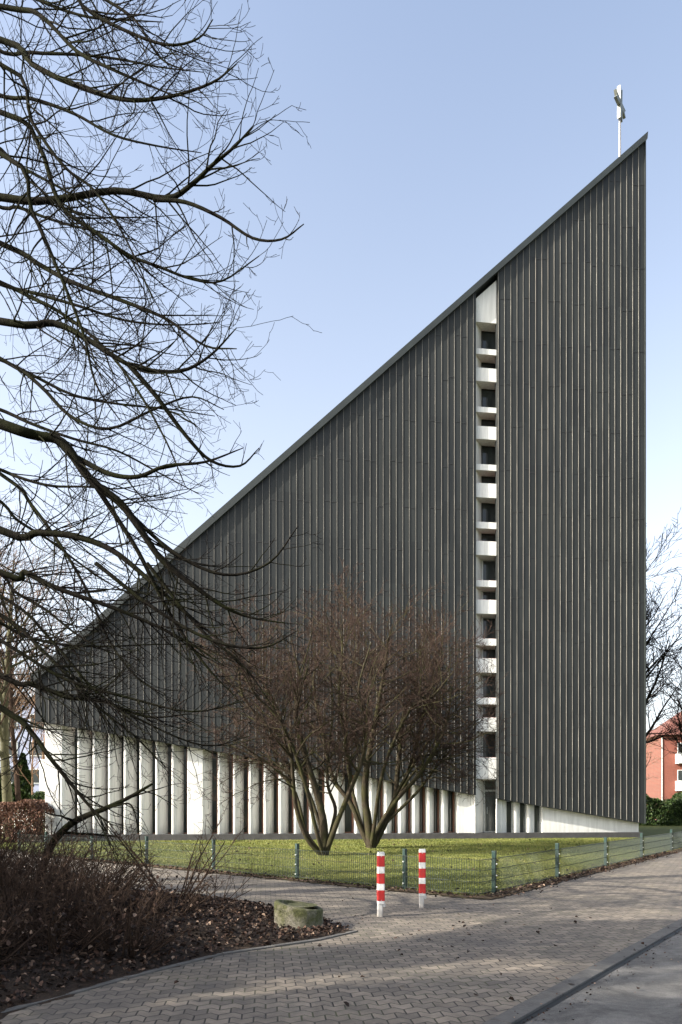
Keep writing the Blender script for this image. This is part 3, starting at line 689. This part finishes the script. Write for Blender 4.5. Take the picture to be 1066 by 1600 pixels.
# the side away from the picture: fewer limbs, for the crown and its shade
rb = random.Random(5)
for i in range(7):
    a = rb.uniform(90, 300); z0 = rb.uniform(4.5, 13); L = rb.uniform(3.5, 6); d = np.array([math.cos(R(a)), math.sin(R(a)), .35])
    p = np.array([TX, TY, z0]); tb.limb([p, p+d*L*.4, p+d*L*.75+np.array([0, 0, .3]), p+d*L], .09, .02, 1.2, .3, m=3)
tb.build(big, 'trunk', 'crown', M['bark'], M['twig'])

# --- generic bare tree for the rest
def bare_tree(name, x, y, H, R0, seed, label, group=None, spread=.38, levels=4, mats=('bark', 'twig'), rmin=.006, dens=(1.3, 1.9, 2.6), cat='tree', lean=(0, 0)):
    o = empty(name, (x, y, 0)); tag(o, label, cat, group)
    cfg = dict(levels=levels, n=[8, 7, 5, 4, 3], wob=[.04, .08, .1, .12], up=[.02, .05, .05, .04], dens=list(dens)+[2.5], t0=[.28, .15, .15, .1],
               ang=[(28, 60), (25, 55), (25, 55), (25, 55)], ratio=[spread*1.25, .5, .5, .5], Lmin=.2, rr=.55, rmin=rmin, tip=.2, split=2)
    t = Tree(seed, cfg); t.grow((x, y, -.1), Vector((lean[0], lean[1], 1)).normalized(), H, R0, 0)
    t.build(o, 'trunk', 'crown', M[mats[0]], M[mats[1]]); return t
shade = [(-15.5, -1.5, 11, .30), (-10.5, -5.0, 10, .26), (-24, 1, 13, .35), (-8.5, 2.2, 7, .18)]
lab_s = ['bare tree off to the left behind the camera, nearest the road', 'bare tree behind the camera on the left', 
         'stout bare tree farthest left of the path', 'small bare tree close to the camera on the left']
SHADE_HERE = 1
for i, (x, y, h, r) in enumerate(shade):
    bare_tree('bare_tree', x, y, h, r, 30+i, lab_s[i], 'bare trees left of the frame', spread=.46, rmin=.012, dens=(2.0, 2.3, 2.6))

SHADE_IVY = 1
# --- two multi-stemmed small trees on the lawn
cfgM = dict(r1=.03, levels=5, n=[7, 7, 6, 5, 3], wob=[.06, .13, .16, .17, .16], up=[.0, .012, .02, .03, .04], curl=.6, dens=[2.9, 3.4, 4.3, 5.0], t0=[.12, .1, .1, .05],
            ang=[(30, 75), (25, 65), (25, 65), (25, 60)], ratio=[.62, .58, .55, .5], Lmax=[2.5, 1.5, .8, .48], Lmin=.16, rr=.50, rmin=.0054, tip=.3, split=2)
def lawn_tree(base, Y, stems, seed, label, bias=(0, 0, 0)):
    b = W(*base, Y); o = empty('multi_stemmed_tree', (b[0], Y, 0)); tag(o, label, 'tree', 'small bare trees on the lawn')
    t = Tree(seed, cfgM)
    for (pts, r, dy) in stems:
        P = [np.array([b[0], Y, -.05])]; n = len(pts)
        for i, (px, py) in enumerate(pts):
            q_ = W(px, py, Y+dy*(i+1)/n); P.append(q_)
        t.limb(P, r, .016, 3.9, .43, bias=bias, m=4, pw=.7)
    t.build(o, 'trunk', 'crown', M['sbark'], M['rtwig']); return t
lawn_tree((507, 1338), 22.3, [([(480, 1310), (463, 1262), (458, 1215), (452, 1160), (425, 1090), (400, 1050)], .085, -1.2), ([(506, 1290), (497, 1245), (480, 1190), (462, 1120), (470, 1070), (455, 999)], .14, .4),
    ([(525, 1290), (545, 1240), (565, 1190), (575, 1130), (560, 1080), (580, 1004)], .09, -.6), ([(520, 1290), (524, 1262), (513, 1230), (512, 1190), (520, 1110), (515, 1040)], .07, 1.1),
    ([(478, 1300), (462, 1240), (430, 1200), (395, 1180), (350, 1160)], .07, 1.0), ([(500, 1290), (470, 1210), (420, 1140), (380, 1090), (372, 1040)], .06, .4), ([(495, 1300), (474, 1215), (440, 1130), (395, 1080), (365, 1016)], .07, -2.0),
    ([(520, 1300), (548, 1215), (530, 1100), (535, 1016), (530, 984)], .07, 2.0)], 21,
    'bare multi-stemmed small tree with reddish twigs on the lawn, left one of the two')
lawn_tree((580, 1326), 26.2, [([(562, 1290), (548, 1255), (520, 1215), (505, 1150), (490, 1070), (500, 1014)], .11, .5), ([(575, 1280), (570, 1240), (575, 1190), (590, 1110), (600, 1050), (610, 984)], .16, -.6),
    ([(590, 1300), (615, 1262), (622, 1200), (630, 1120), (650, 1070), (659, 999)], .13, .8), ([(588, 1300), (620, 1250), (659, 1205), (690, 1150), (702, 1110), (705, 1070)], .10, -1.0),
    ([(600, 1290), (650, 1240), (681, 1200), (708, 1170), (733, 1168)], .07, .6), ([(596, 1302), (642, 1195), (668, 1090), (687, 1040), (690, 994)], .09, 1.6),
    ([(585, 1290), (600, 1200), (640, 1110), (674, 1090), (708, 1050)], .08, -2.2), ([(592, 1300), (625, 1230), (668, 1160), (690, 1130), (721, 1120)], .07, .3), ([(595, 1300), (640, 1215), (674, 1190), (696, 1190), (712, 1200)], .06, -.5), ([(568, 1300), (545, 1205), (540, 1100), (550, 1050), (560, 989)], .08, 2.0)], 22,
    'bare multi-stemmed small tree with twisted thick stems, right one of the two on the lawn')

# --- arching sapling and shrubs of the near bed
cfgS = dict(levels=4, n=[8, 7, 5, 4], wob=[.05, .09, .12, .14], up=[0, -.03, -.02, .02], dens=[1.0, 3.0, 4.5], t0=[.1, .1, .1], ang=[(30, 70), (30, 65), (30, 65)], ratio=[.45, .5, .5], Lmax=[1.0, .5, .3], Lmin=.12, rr=.5, rmin=.003, tip=.3, split=2)
o = empty('arching_sapling', tuple(W(58, 1378, 11)[:2])+(0,)); tag(o, 'dark crooked stem arching to the right out of the shrubs at left', 'sapling')
t = Tree(41, cfgS)
b0 = W(56, 1378, 11); b0[2] = -.05
t.limb([b0, W(64, 1368, 11), W(80, 1322, 10.9), W(104, 1293, 10.8), W(130, 1277, 10.6), W(165, 1263, 10.5), W(200, 1247, 10.4), W(238, 1225, 10.3)], .075, .016, 1.6, .35, pw=.8)
t.limb([W(150, 1268, 10.6), W(185, 1258, 10.4), W(205, 1258, 10.3), W(215, 1290, 10.2), W(222, 1340, 10.1)], .02, .005, 3.2, .3)
t.limb([W(75, 1335, 10.9), W(90, 1290, 10.8), W(115, 1262, 10.6), W(150, 1245, 10.5)], .012, .004, 2.0, .3)
t.build(o, 'trunk', 'crown', M['bark'], M['twig'])
cfgT = dict(levels=4, n=[7, 6, 5, 4], wob=[.07, .12, .15, .16], up=[-.018, .01, .01, .01], dens=[5.5, 6.0, 5.0], t0=[.1, .1, .1], ang=[(25, 65), (30, 70), (30, 70)], ratio=[.5, .5, .5], Lmin=.06, rr=.6, rmin=.0024, tip=.4, split=0)
def shrub(x, y, n, L, spread, seed, label, mats=('twig', 'btwig'), name='bare_shrub', area=.35, group='bare shrubs in the planted bed', cfg=None, lv=None, rs=.009):
    o = empty(name, (x, y, 0)); tag(o, label, 'shrub', group); c = dict(cfg or cfgT)
    if lv: c['levels'] = lv
    t = Tree(seed, c); r = random.Random(seed)
    for i in range(n):
        a = r.uniform(0, 2*math.pi); q_ = r.random()**.5*area; d = Vector((math.cos(a)*spread*r.uniform(.3, 1.1), math.sin(a)*spread*r.uniform(.3, 1.1), 1)).normalized()
        t.grow((x+math.cos(a)*q_, y+math.sin(a)*q_, .02), d, L*r.uniform(.6, 1.1), rs*r.uniform(.7, 1.3), 0)
    t.build(o, 'branches', 'branches', M[mats[0]], M[mats[1]]); return t
tg = []
sx, sy = G(275, 1425)
tg.append(shrub(sx, sy, 9, 1.45, .85, 51, 'loose bare shrub with wide arching twigs left of the concrete ring', area=.1, rs=.014))
tg.append(shrub(sx+.55, sy-.3, 9, .75, 1.2, 52, 'low spreading bare shrub between the leaf litter and the concrete ring', area=.15))
spots = [(-5.6, 10.9, 1.0, 'bare shrub beside the foot of the arching stem'), (-4.3, 10.0, .95, 'bare shrub just in front of the arching stem'), (-3.3, 9.5, .85, 'bare shrub below the gap in the fence view, right of the arching stem'),
         (-5.2, 8.7, 1.0, 'dense bare shrub at the left edge behind the leaf pile'), (-3.9, 8.2, .95, 'dense bare shrub in the middle of the bed'), (-2.9, 8.4, .6, 'low bare shrub at the right side of the bed'),
         (-4.3, 7.1, .85, 'dark bare shrub at the left edge above the paving'), (-3.1, 7.1, .75, 'dark bare shrub near the front edge of the bed'), (-3.3, 6.3, .55, 'lowest bare shrub hanging over the bed edging'),
         (-6.6, 9.8, 1.05, 'bare shrub cut by the left edge, farthest back'), (-6.3, 7.6, 1.0, 'bare shrub left of the frame beside the bed'), (-2.2, 9.2, .5, 'small twiggy shrub beside the leaf litter'),
         (-4.9, 6.6, .95, 'very dark bare shrub in the lower left corner of the bed'), (-3.7, 5.6, .6, 'small bare shrub nearest the camera at the left edge'), (-3.6, 7.7, .9, 'dense bare shrub behind the leaf litter of the front edge'),
         (-2.5, 7.7, .65, 'low bare shrub amid the leaf litter'), (-2.7, 6.8, .6, 'dark shrub by the bed edging in front of the leaf litter'), (-3.3, 5.9, .6, 'dark low shrub touching the bed edging at the left'), (-2.1, 7.0, .45, 'smallest shrub over the edging right of the dark shrubs'), (-4.2, 5.9, .8, 'dark shrub cut by the lower left edge of the picture'), (-5.0, 9.6, 1.1, 'tall twiggy shrub at the left edge below the arching stem'), (-3.9, 10.6, .9, 'twiggy shrub right behind the arching stem foot')]
for i, (x, y, L, lb) in enumerate(spots):
    tg.append(shrub(x, y, 44, L*1.35, 1.05, 60+i, lb, area=.25))

# --- leaves: litter on the bed, caught in the shrubs, along the fence, on the lawn
def leaves(name, C, size, mat, seed, label=None, tilt=1.0, parent=None, kind='stuff', cat='leaves', fold=.35):
    r = np.random.default_rng(seed); n = len(C); s = size*r.uniform(.6, 1.3, n)[:, None]
    a = r.uniform(0, 2*math.pi, n); el = r.normal(0, .5*tilt, n)
    d = np.c_[np.cos(a)*np.cos(el), np.sin(a)*np.cos(el), np.sin(el)]
    nrm = r.normal(0, 1, (n, 3))*tilt*.6+np.array([0, 0, 1]); sd = np.cross(d, nrm); sd /= np.linalg.norm(sd, axis=1, keepdims=True)+1e-9; up = np.cross(sd, d)
    k = r.uniform(-fold, fold*1.6, n)[:, None]
    loc = [(-.5, 0, 0), (-.12, .34, 1), (.28, .24, 1), (.55, 0, .2), (.28, -.24, 1), (-.12, -.34, 1)]
    V = np.stack([C+d*s*x+sd*s*y+up*s*z*k for x, y, z in loc], axis=1).reshape(-1, 3)
    b = np.arange(n)[:, None]*6; Fq = np.vstack([b+np.array([0, 1, 2, 3]), b+np.array([0, 3, 4, 5])])
    o = np_mesh(name, V, Fq, mat, parent, attr=np.repeat(r.random(n), 6))
    if label: tag(o, label, cat, None, kind)
    return o
c = rng.uniform((-9, 4.2), (.2, 13), (60000, 2)); c = c[pip(c, bed_poly)][:34000]
den = np.ones(len(c)); h = bed_h(c)
leaves('leaf_litter', np.c_[c, h+rng.uniform(.0, .05, len(c))], .05, M['leaf'], 71, 'brown fallen leaves covering the planted bed', .8)
tips = []
for t in tg[2:]: tips += t.tips()
tips = np.array(tips); tips = tips[tips[:, 2] < .62]; sel = rng.choice(len(tips), min(5200, len(tips)), False)
leaves('caught_leaves', tips[sel]+rng.normal(0, .03, (len(sel), 3)), .045, M['leaf'], 72, 'dead brown leaves caught in the twigs of the shrubs', 1.8)
e = []
for (p, d, L, m, sgn) in ((RP, RD, 14, 1500, 1), (LC, LD, 15, 1400, -1)):
    s = rng.uniform(-.6 if sgn > 0 else 0, L, m); n_ = np.array([d[1], -d[0]])*sgn; o_ = rng.normal(.12, .16, m)
    e.append(np.c_[p[0]+d[0]*s+n_[0]*o_, p[1]+d[1]*s+n_[1]*o_, np.full(m, .03)])
leaves('fence_leaves', np.vstack(e), .055, M['leaf'], 73, 'dry leaves gathered along the foot of the mesh fence', .6)
c = rng.uniform((-8, 12), (14, 32), (420, 2)); c = c[pip(c, lawn_poly)]
leaves('lawn_leaves', np.c_[c, np.full(len(c), .05)], .07, M['leaf'], 74, 'scattered dry leaves lying on the lawn', .6)
c = rng.normal(0, 1, (160, 2))*np.array([2.4, 1.7])+np.array([.6, 8.5]); c = c[~pip(c, bed_poly)]
leaves('paving_leaves', np.c_[c, np.full(len(c), .012)], .045, M['leaf'], 75, 'few small leaves blown over the paving', .4)

n_ = 900; s_ = rng.uniform(-2, 22, n_); o_ = rng.exponential(.10, n_)*np.where(rng.random(n_) < .8, 1, -1)+.03
c = K0+KD*s_[:, None]+KN*o_[:, None]
leaves('gutter_debris', np.c_[c, np.where(o_ < 0, .016, -.012)], .02, M['leaf'], 76, 'small dirt and leaf crumbs along the road edge', .4)
# --- grass
def grass(name, C, h, seed, wdt=.006, label=None):
    r = np.random.default_rng(seed); n = len(C); a = r.uniform(0, 2*math.pi, n); H = h*r.uniform(.4, 1.3, n); ln = r.normal(0, .5, (n, 2))*H[:, None]
    sd = np.c_[np.cos(a), np.sin(a)]*wdt*r.uniform(.7, 1.5, n)[:, None]
    V = np.stack([np.c_[C-sd, np.full(n, .008)], np.c_[C+sd, np.full(n, .008)], np.c_[C+ln, H]], axis=1).reshape(-1, 3)
    cl = np.clip(.5+.28*np.sin(C[:, 0]*1.3+np.sin(C[:, 1]*.9)*2)*np.sin(C[:, 1]*.8+1)+r.normal(0, .2, n), 0, 1)
    tag(np_mesh(name, V, np.arange(3*n).reshape(-1, 3), M['grass'], attr=np.repeat(cl, 3)), label, 'grass', None, 'stuff')
c = rng.uniform((-10, 12), (16, 24), (420000, 2)); c = c[pip(c, lawn_poly)]; keepg = rng.random(len(c)) < np.clip(1.35-(c[:, 1]-12)/14, .35, 1); c = c[keepg]
c2 = rng.uniform((-15, 24), (24, 36), (210000, 2)); c2 = c2[pip(c2, lawn_poly)]
okb = ((c2-O)@N) > .25; c2 = c2[okb]
grass('grass', c, .045, 81, .007, 'short yellowish green grass of the lawn')
grass('far_grass', c2, .05, 82, .014, 'sunlit short grass in front of the white pillars')

# ------------------------------------------------------------------ background, right
def foliage(C0, R3, n, seed, size, rough=.35):
    r = np.random.default_rng(seed); d = r.normal(0, 1, (n, 3)); d /= np.linalg.norm(d, axis=1, keepdims=True); q_ = r.random(n)**.28
    lump = 1+rough*np.sin(d[:, 0]*5+seed)*np.sin(d[:, 1]*6+seed*2)*np.sin(d[:, 2]*5)
    return np.array(C0)+d*np.array(R3)*(q_*lump)[:, None]
def hedge(name, x0, x1, y, dpt, H, n, seed, mat, label, size=.16, tm='btwig', cat='hedge'):
    o = empty(name, ((x0+x1)/2, y, 0)); tag(o, label, cat)
    r = np.random.default_rng(seed); x = r.uniform(x0, x1, n); hh = H*(.86+.16*np.sin(x*1.7+seed)+.06*np.sin(x*5.1))
    fr = r.random(n); side = r.random(n)
    z = np.where(side < .45, hh*(1-.12*r.random(n)**2), hh*r.random(n)); yy = np.where(side < .45, r.uniform(-dpt/2, dpt/2, n), -dpt/2*(1-.3*r.random(n)**2)*(1-.25*(z/H)**3)*np.where(r.random(n) < .75, 1, -1))
    C = np.c_[x-(x0+x1)/2, yy, z]
    leaves('foliage', C, size, mat, seed, tilt=2.2, parent=o)
    t = Tree(seed, dict(levels=3, n=[5, 4, 3], wob=[.1, .15, .15], up=[0, 0, 0], dens=[2.5, 3], t0=[.1, .1], ang=[(20, 50), (20, 50)], ratio=[.5, .5], Lmin=.2, rr=.6, rmin=.012, split=0))
    for i in range(max(8, int((x1-x0)*3))):
        t.grow((r.uniform(x0, x1)-0, y+r.uniform(-dpt/3, dpt/3), 0), Vector((r.normal(0, .2), r.normal(0, .2), 1)).normalized(), H*.85, .03, 0)
    t.build(o, 'stems', 'stems', M[tm], M[tm])
    return o
hedge('evergreen_hedge', 23, 34, 60, 2.2, 2.5, 15000, 91, M['evergreen'], 'dark evergreen hedge right of the church in front of the brick house', .3)
bare_tree('bare_tree', W(985, 1290, 50)[0], 50, 16.5, .34, 92, 'bare tree with rising limbs behind the right corner of the church', None, spread=.5, rmin=.014, dens=(2.4, 2.6, 3.2), lean=(.05, 0))
bare_tree('bare_tree', 27.6, 57, 13, .22, 93, 'bare tree in front of the brick house at the right edge', None, spread=.42, rmin=.014, dens=(2.2, 2.6, 3.0))
bare_tree('bare_tree', 29.5, 74, 12, .2, 97, 'small tan tree behind the hedge beside the brick house', None, spread=.5, rmin=.018, dens=(1.6, 1.8, 2.2), mats=('btwig', 'tantwig'))
hx = W(1033, 1262, 85)[0]
house = empty('brick_house', (hx, 85, 0), R(-8)); tag(house, 'red brick apartment house with white balconies behind the hedge at the right edge', 'house')
HH = 10.2
MB().box(0, 16, 0, 10, -.1, HH).build('wall', M['brick'], house)
rf = MB().add([(-.5, -.6, HH-.1), (16.5, -.6, HH-.1), (16.5, 10.6, HH-.1), (-.5, 10.6, HH-.1), (4.2, 5, HH+3.6), (12, 5, HH+3.6)], [(0, 1, 5, 4), (1, 2, 5), (2, 3, 4, 5), (3, 0, 4), (0, 3, 2, 1)]).build('roof', M['roof'], house)
MB().box(6, 6.8, 5.2, 6, HH+2.5, HH+4.6).build('chimney', M['brick'], rf)
MB().bar((.1, -.08, 0), (.1, -.08, HH-.2), .07).build('downpipe', M['greymetal'], house)
for fl in range(3):
    z = .4+fl*3.2
    for x in (1.6, 6.4, 11.2):
        bl = MB().box(x, x+3.2, -1.5, -.003, z-.12, z+.04).box(x, x+3.2, -1.5, -1.42, z+.041, z+1.05).box(x, x+.08, -1.419, -.003, z+.041, z+1.05).box(x+3.12, x+3.2, -1.419, -.003, z+.041, z+1.05).build('balcony', M['balc'], house)
        wd = MB().box(x+.3, x+2.3, -.03, -.002, z+.1, z+2.3).build('window', M['glass'], house)
        MB().box(x+.24, x+.3, -.06, -.002, z+.1, z+2.36).box(x+2.3, x+2.36, -.06, -.002, z+.1, z+2.36).box(x+.3, x+2.3, -.06, -.002, z+2.3, z+2.36).box(x+1.27, x+1.33, -.06, -.031, z+.1, z+2.3).build('frame', M['balc'], wd)

# ------------------------------------------------------------------ background, left
lb = ['mossy trunked bare tree behind the rusty hedge, at the left edge', 'thin pale birch left of the church wall', 'bare tree with reddish twigs far left of the church', 'slim bare tree touching the white end of the church',
      'tall bare tree far behind the church at the left edge', 'leaning thin sapling left of the church']
specs = [(14, 37, 13, .30, ('moss', 'btwig'), .42), (48, 42, 9, .07, ('tantwig', 'tantwig'), .35), (30, 45, 17, .2, ('btwig', 'tantwig'), .42), (61, 41, 9, .10, ('tantwig', 'tantwig'), .3), (-20, 50, 20, .3, ('bark', 'btwig'), .45), (5, 55, 19, .3, ('btwig', 'tantwig'), .42)]
for i, ((px, Y, h, r, mt, sp), l_) in enumerate(zip(specs, lb)):
    bare_tree('bare_tree', (px-CX)/F*Y, Y, h, r, 101+i, l_, 'bare trees behind the left end of the church', spread=sp, mats=mt, rmin=.011, dens=(1.5, 1.9, 2.3), lean=(-.03*(i % 3), 0))
hedge('rusty_hedge', -20, -12.7, 31.5, 2.6, 1.75, 15000, 94, M['rust'], 'low rust brown hedge at the left edge beside the end of the fence', .09)
hedge('green_shrub', -15.6, -13.6, 35, 1.6, 2.1, 4500, 95, M['evergreen'], 'round green shrub between the rusty hedge and the white church wall', .12, cat='shrub')
hedge('yellow_green_shrub', -16.0, -14.6, 28.6, 1.2, .7, 2500, 98, M['grass'], 'small yellow green shrub at the foot of the rusty hedge', .07, cat='shrub')
def conifer(x, y, H, Rr, seed, label):
    o = empty('conifer', (x, y, 0)); tag(o, label, 'conifer'); r = np.random.default_rng(seed); n = 9000
    z = r.random(n)**1.3*H; a = r.uniform(0, 2*math.pi, n); q_ = (1-z/H)*Rr*(.75+.25*np.sin(z*4+a*3))*r.random(n)**.35
    leaves('foliage', np.c_[np.cos(a)*q_, np.sin(a)*q_, z+.3-.25*q_], .22, M['evergreen'], seed, tilt=1.6, parent=o)
    MB().bar((0, 0, 0), (0, 0, H), .12, 8, .02).build('trunk', M['bark'], o)
conifer((36-CX)/F*46, 46, 4.6, 1.7, 96, 'dark green conifer behind the green shrub left of the church')
conifer((-8-CX)/F*44, 44, 3.6, 1.8, 99, 'dark bushy conifer at the left edge behind the rusty hedge')
def added_ivy_tree(x, y, H, Rr, seed, label, n=6500):  # added out of view; leafy columns shaped to throw shadow bands on the ground
    bare_tree('added_shade_tree', x, y, H*1.15, .24, seed, label, 'unseen ivy clad trees added for shade', spread=.3, rmin=.012, dens=(1.2, 1.8, 2.0))
    o = [q for q in scene.collection.objects if q.name.startswith('added_shade_tree')][-1]; r = np.random.default_rng(seed)
    z = r.random(n)*H; a = r.uniform(0, 2*math.pi, n); q_ = Rr*(.75+.35*np.sin(z*1.9+seed)+.2*np.sin(z*4.3+a*2))*r.random(n)**.5
    leaves('ivy', np.c_[np.cos(a)*q_+.25*np.sin(z*.8), np.sin(a)*q_, z], .16, M['evergreen'], seed, tilt=1.8, parent=o)
added_ivy_tree(-11.2, 2.8, 11, 1.05, 130, 'unseen ivy clad tree added for shade left of the frame, the stoutest near the bed', 18000)
added_ivy_tree(-13.0, -.9, 11, .95, 131, 'unseen ivy clad tree added for shade left of the frame, the one nearest the road', 15000)
added_ivy_tree(-16.5, 8.0, 12, .6, 133, 'tall unseen ivy clad tree added farther back to shade the lawn', 5500)
added_ivy_tree(-18, 9.6, 12, .5, 134, 'unseen ivy clad tree added farthest back to shade the lawn', 5500)
added_ivy_tree(-12.0, .95, 8, .35, 132, 'slender unseen ivy clad tree added for shade between two stouter ones', 3000)
conifer(-18.5, 2.2, 10, 2.2, 121, 'broad unseen conifer added farther left of the frame for its shade')  # never in view, added as a shadow caster for the foreground
hedge('evergreen_hedge', -11.5, -8.4, 6.6, 6.4, 3.9, 16000, 122, M['evergreen'], 'tall unseen evergreen thicket added left of the frame to shade the planted bed', .16)  # added outside the picture to keep the bed in shade
fb = empty('apartment_block', (-48, 80, 0), R(4)); tag(fb, 'pale blue grey apartment block seen through the branches behind the left trees', 'building')
MB().box(0, 22, 0, 10, -.1, 13.5).build('wall', M['bluewall'], fb)
MB().box(-.3, 22.3, -.3, 10.3, 13.5, 14.0).build('roof', M['kerb'], fb)
for fl in range(4):
    for i in range(7):
        x = 1+i*3; z = 1.2+fl*3.1
        wd = MB().box(x, x+1.5, -.04, -.002, z, z+1.5).build('window', M['glass'], fb)
        MB().box(x-.08, x, -.08, -.002, z-.08, z+1.58).box(x+1.5, x+1.58, -.08, -.002, z-.08, z+1.58).box(x, x+1.5, -.08, -.002, z+1.5, z+1.58).box(x, x+1.5, -.12, -.002, z-.08, z).build('frame', M['balc'], wd)
gw = empty('garden_wall', ((30-CX)/F*40, 40, 0)); tag(gw, 'low white garden wall with two gate pillars left of the church', 'wall')
MB().box(-1.0, 1.0, 0, .25, -.1, 1.75).build('wall', M['wpaint'], gw)
for dx in (1.25, 1.75):
    g = MB().box(dx-.12, dx+.12, 0, .25, -.1, 4.2).build('gate_pillar', M['wpaint'], gw, bevel=.01)
print('OBJECTS', len(bpy.data.objects), 'POLYS', sum(len(m.polygons) for m in bpy.data.meshes))
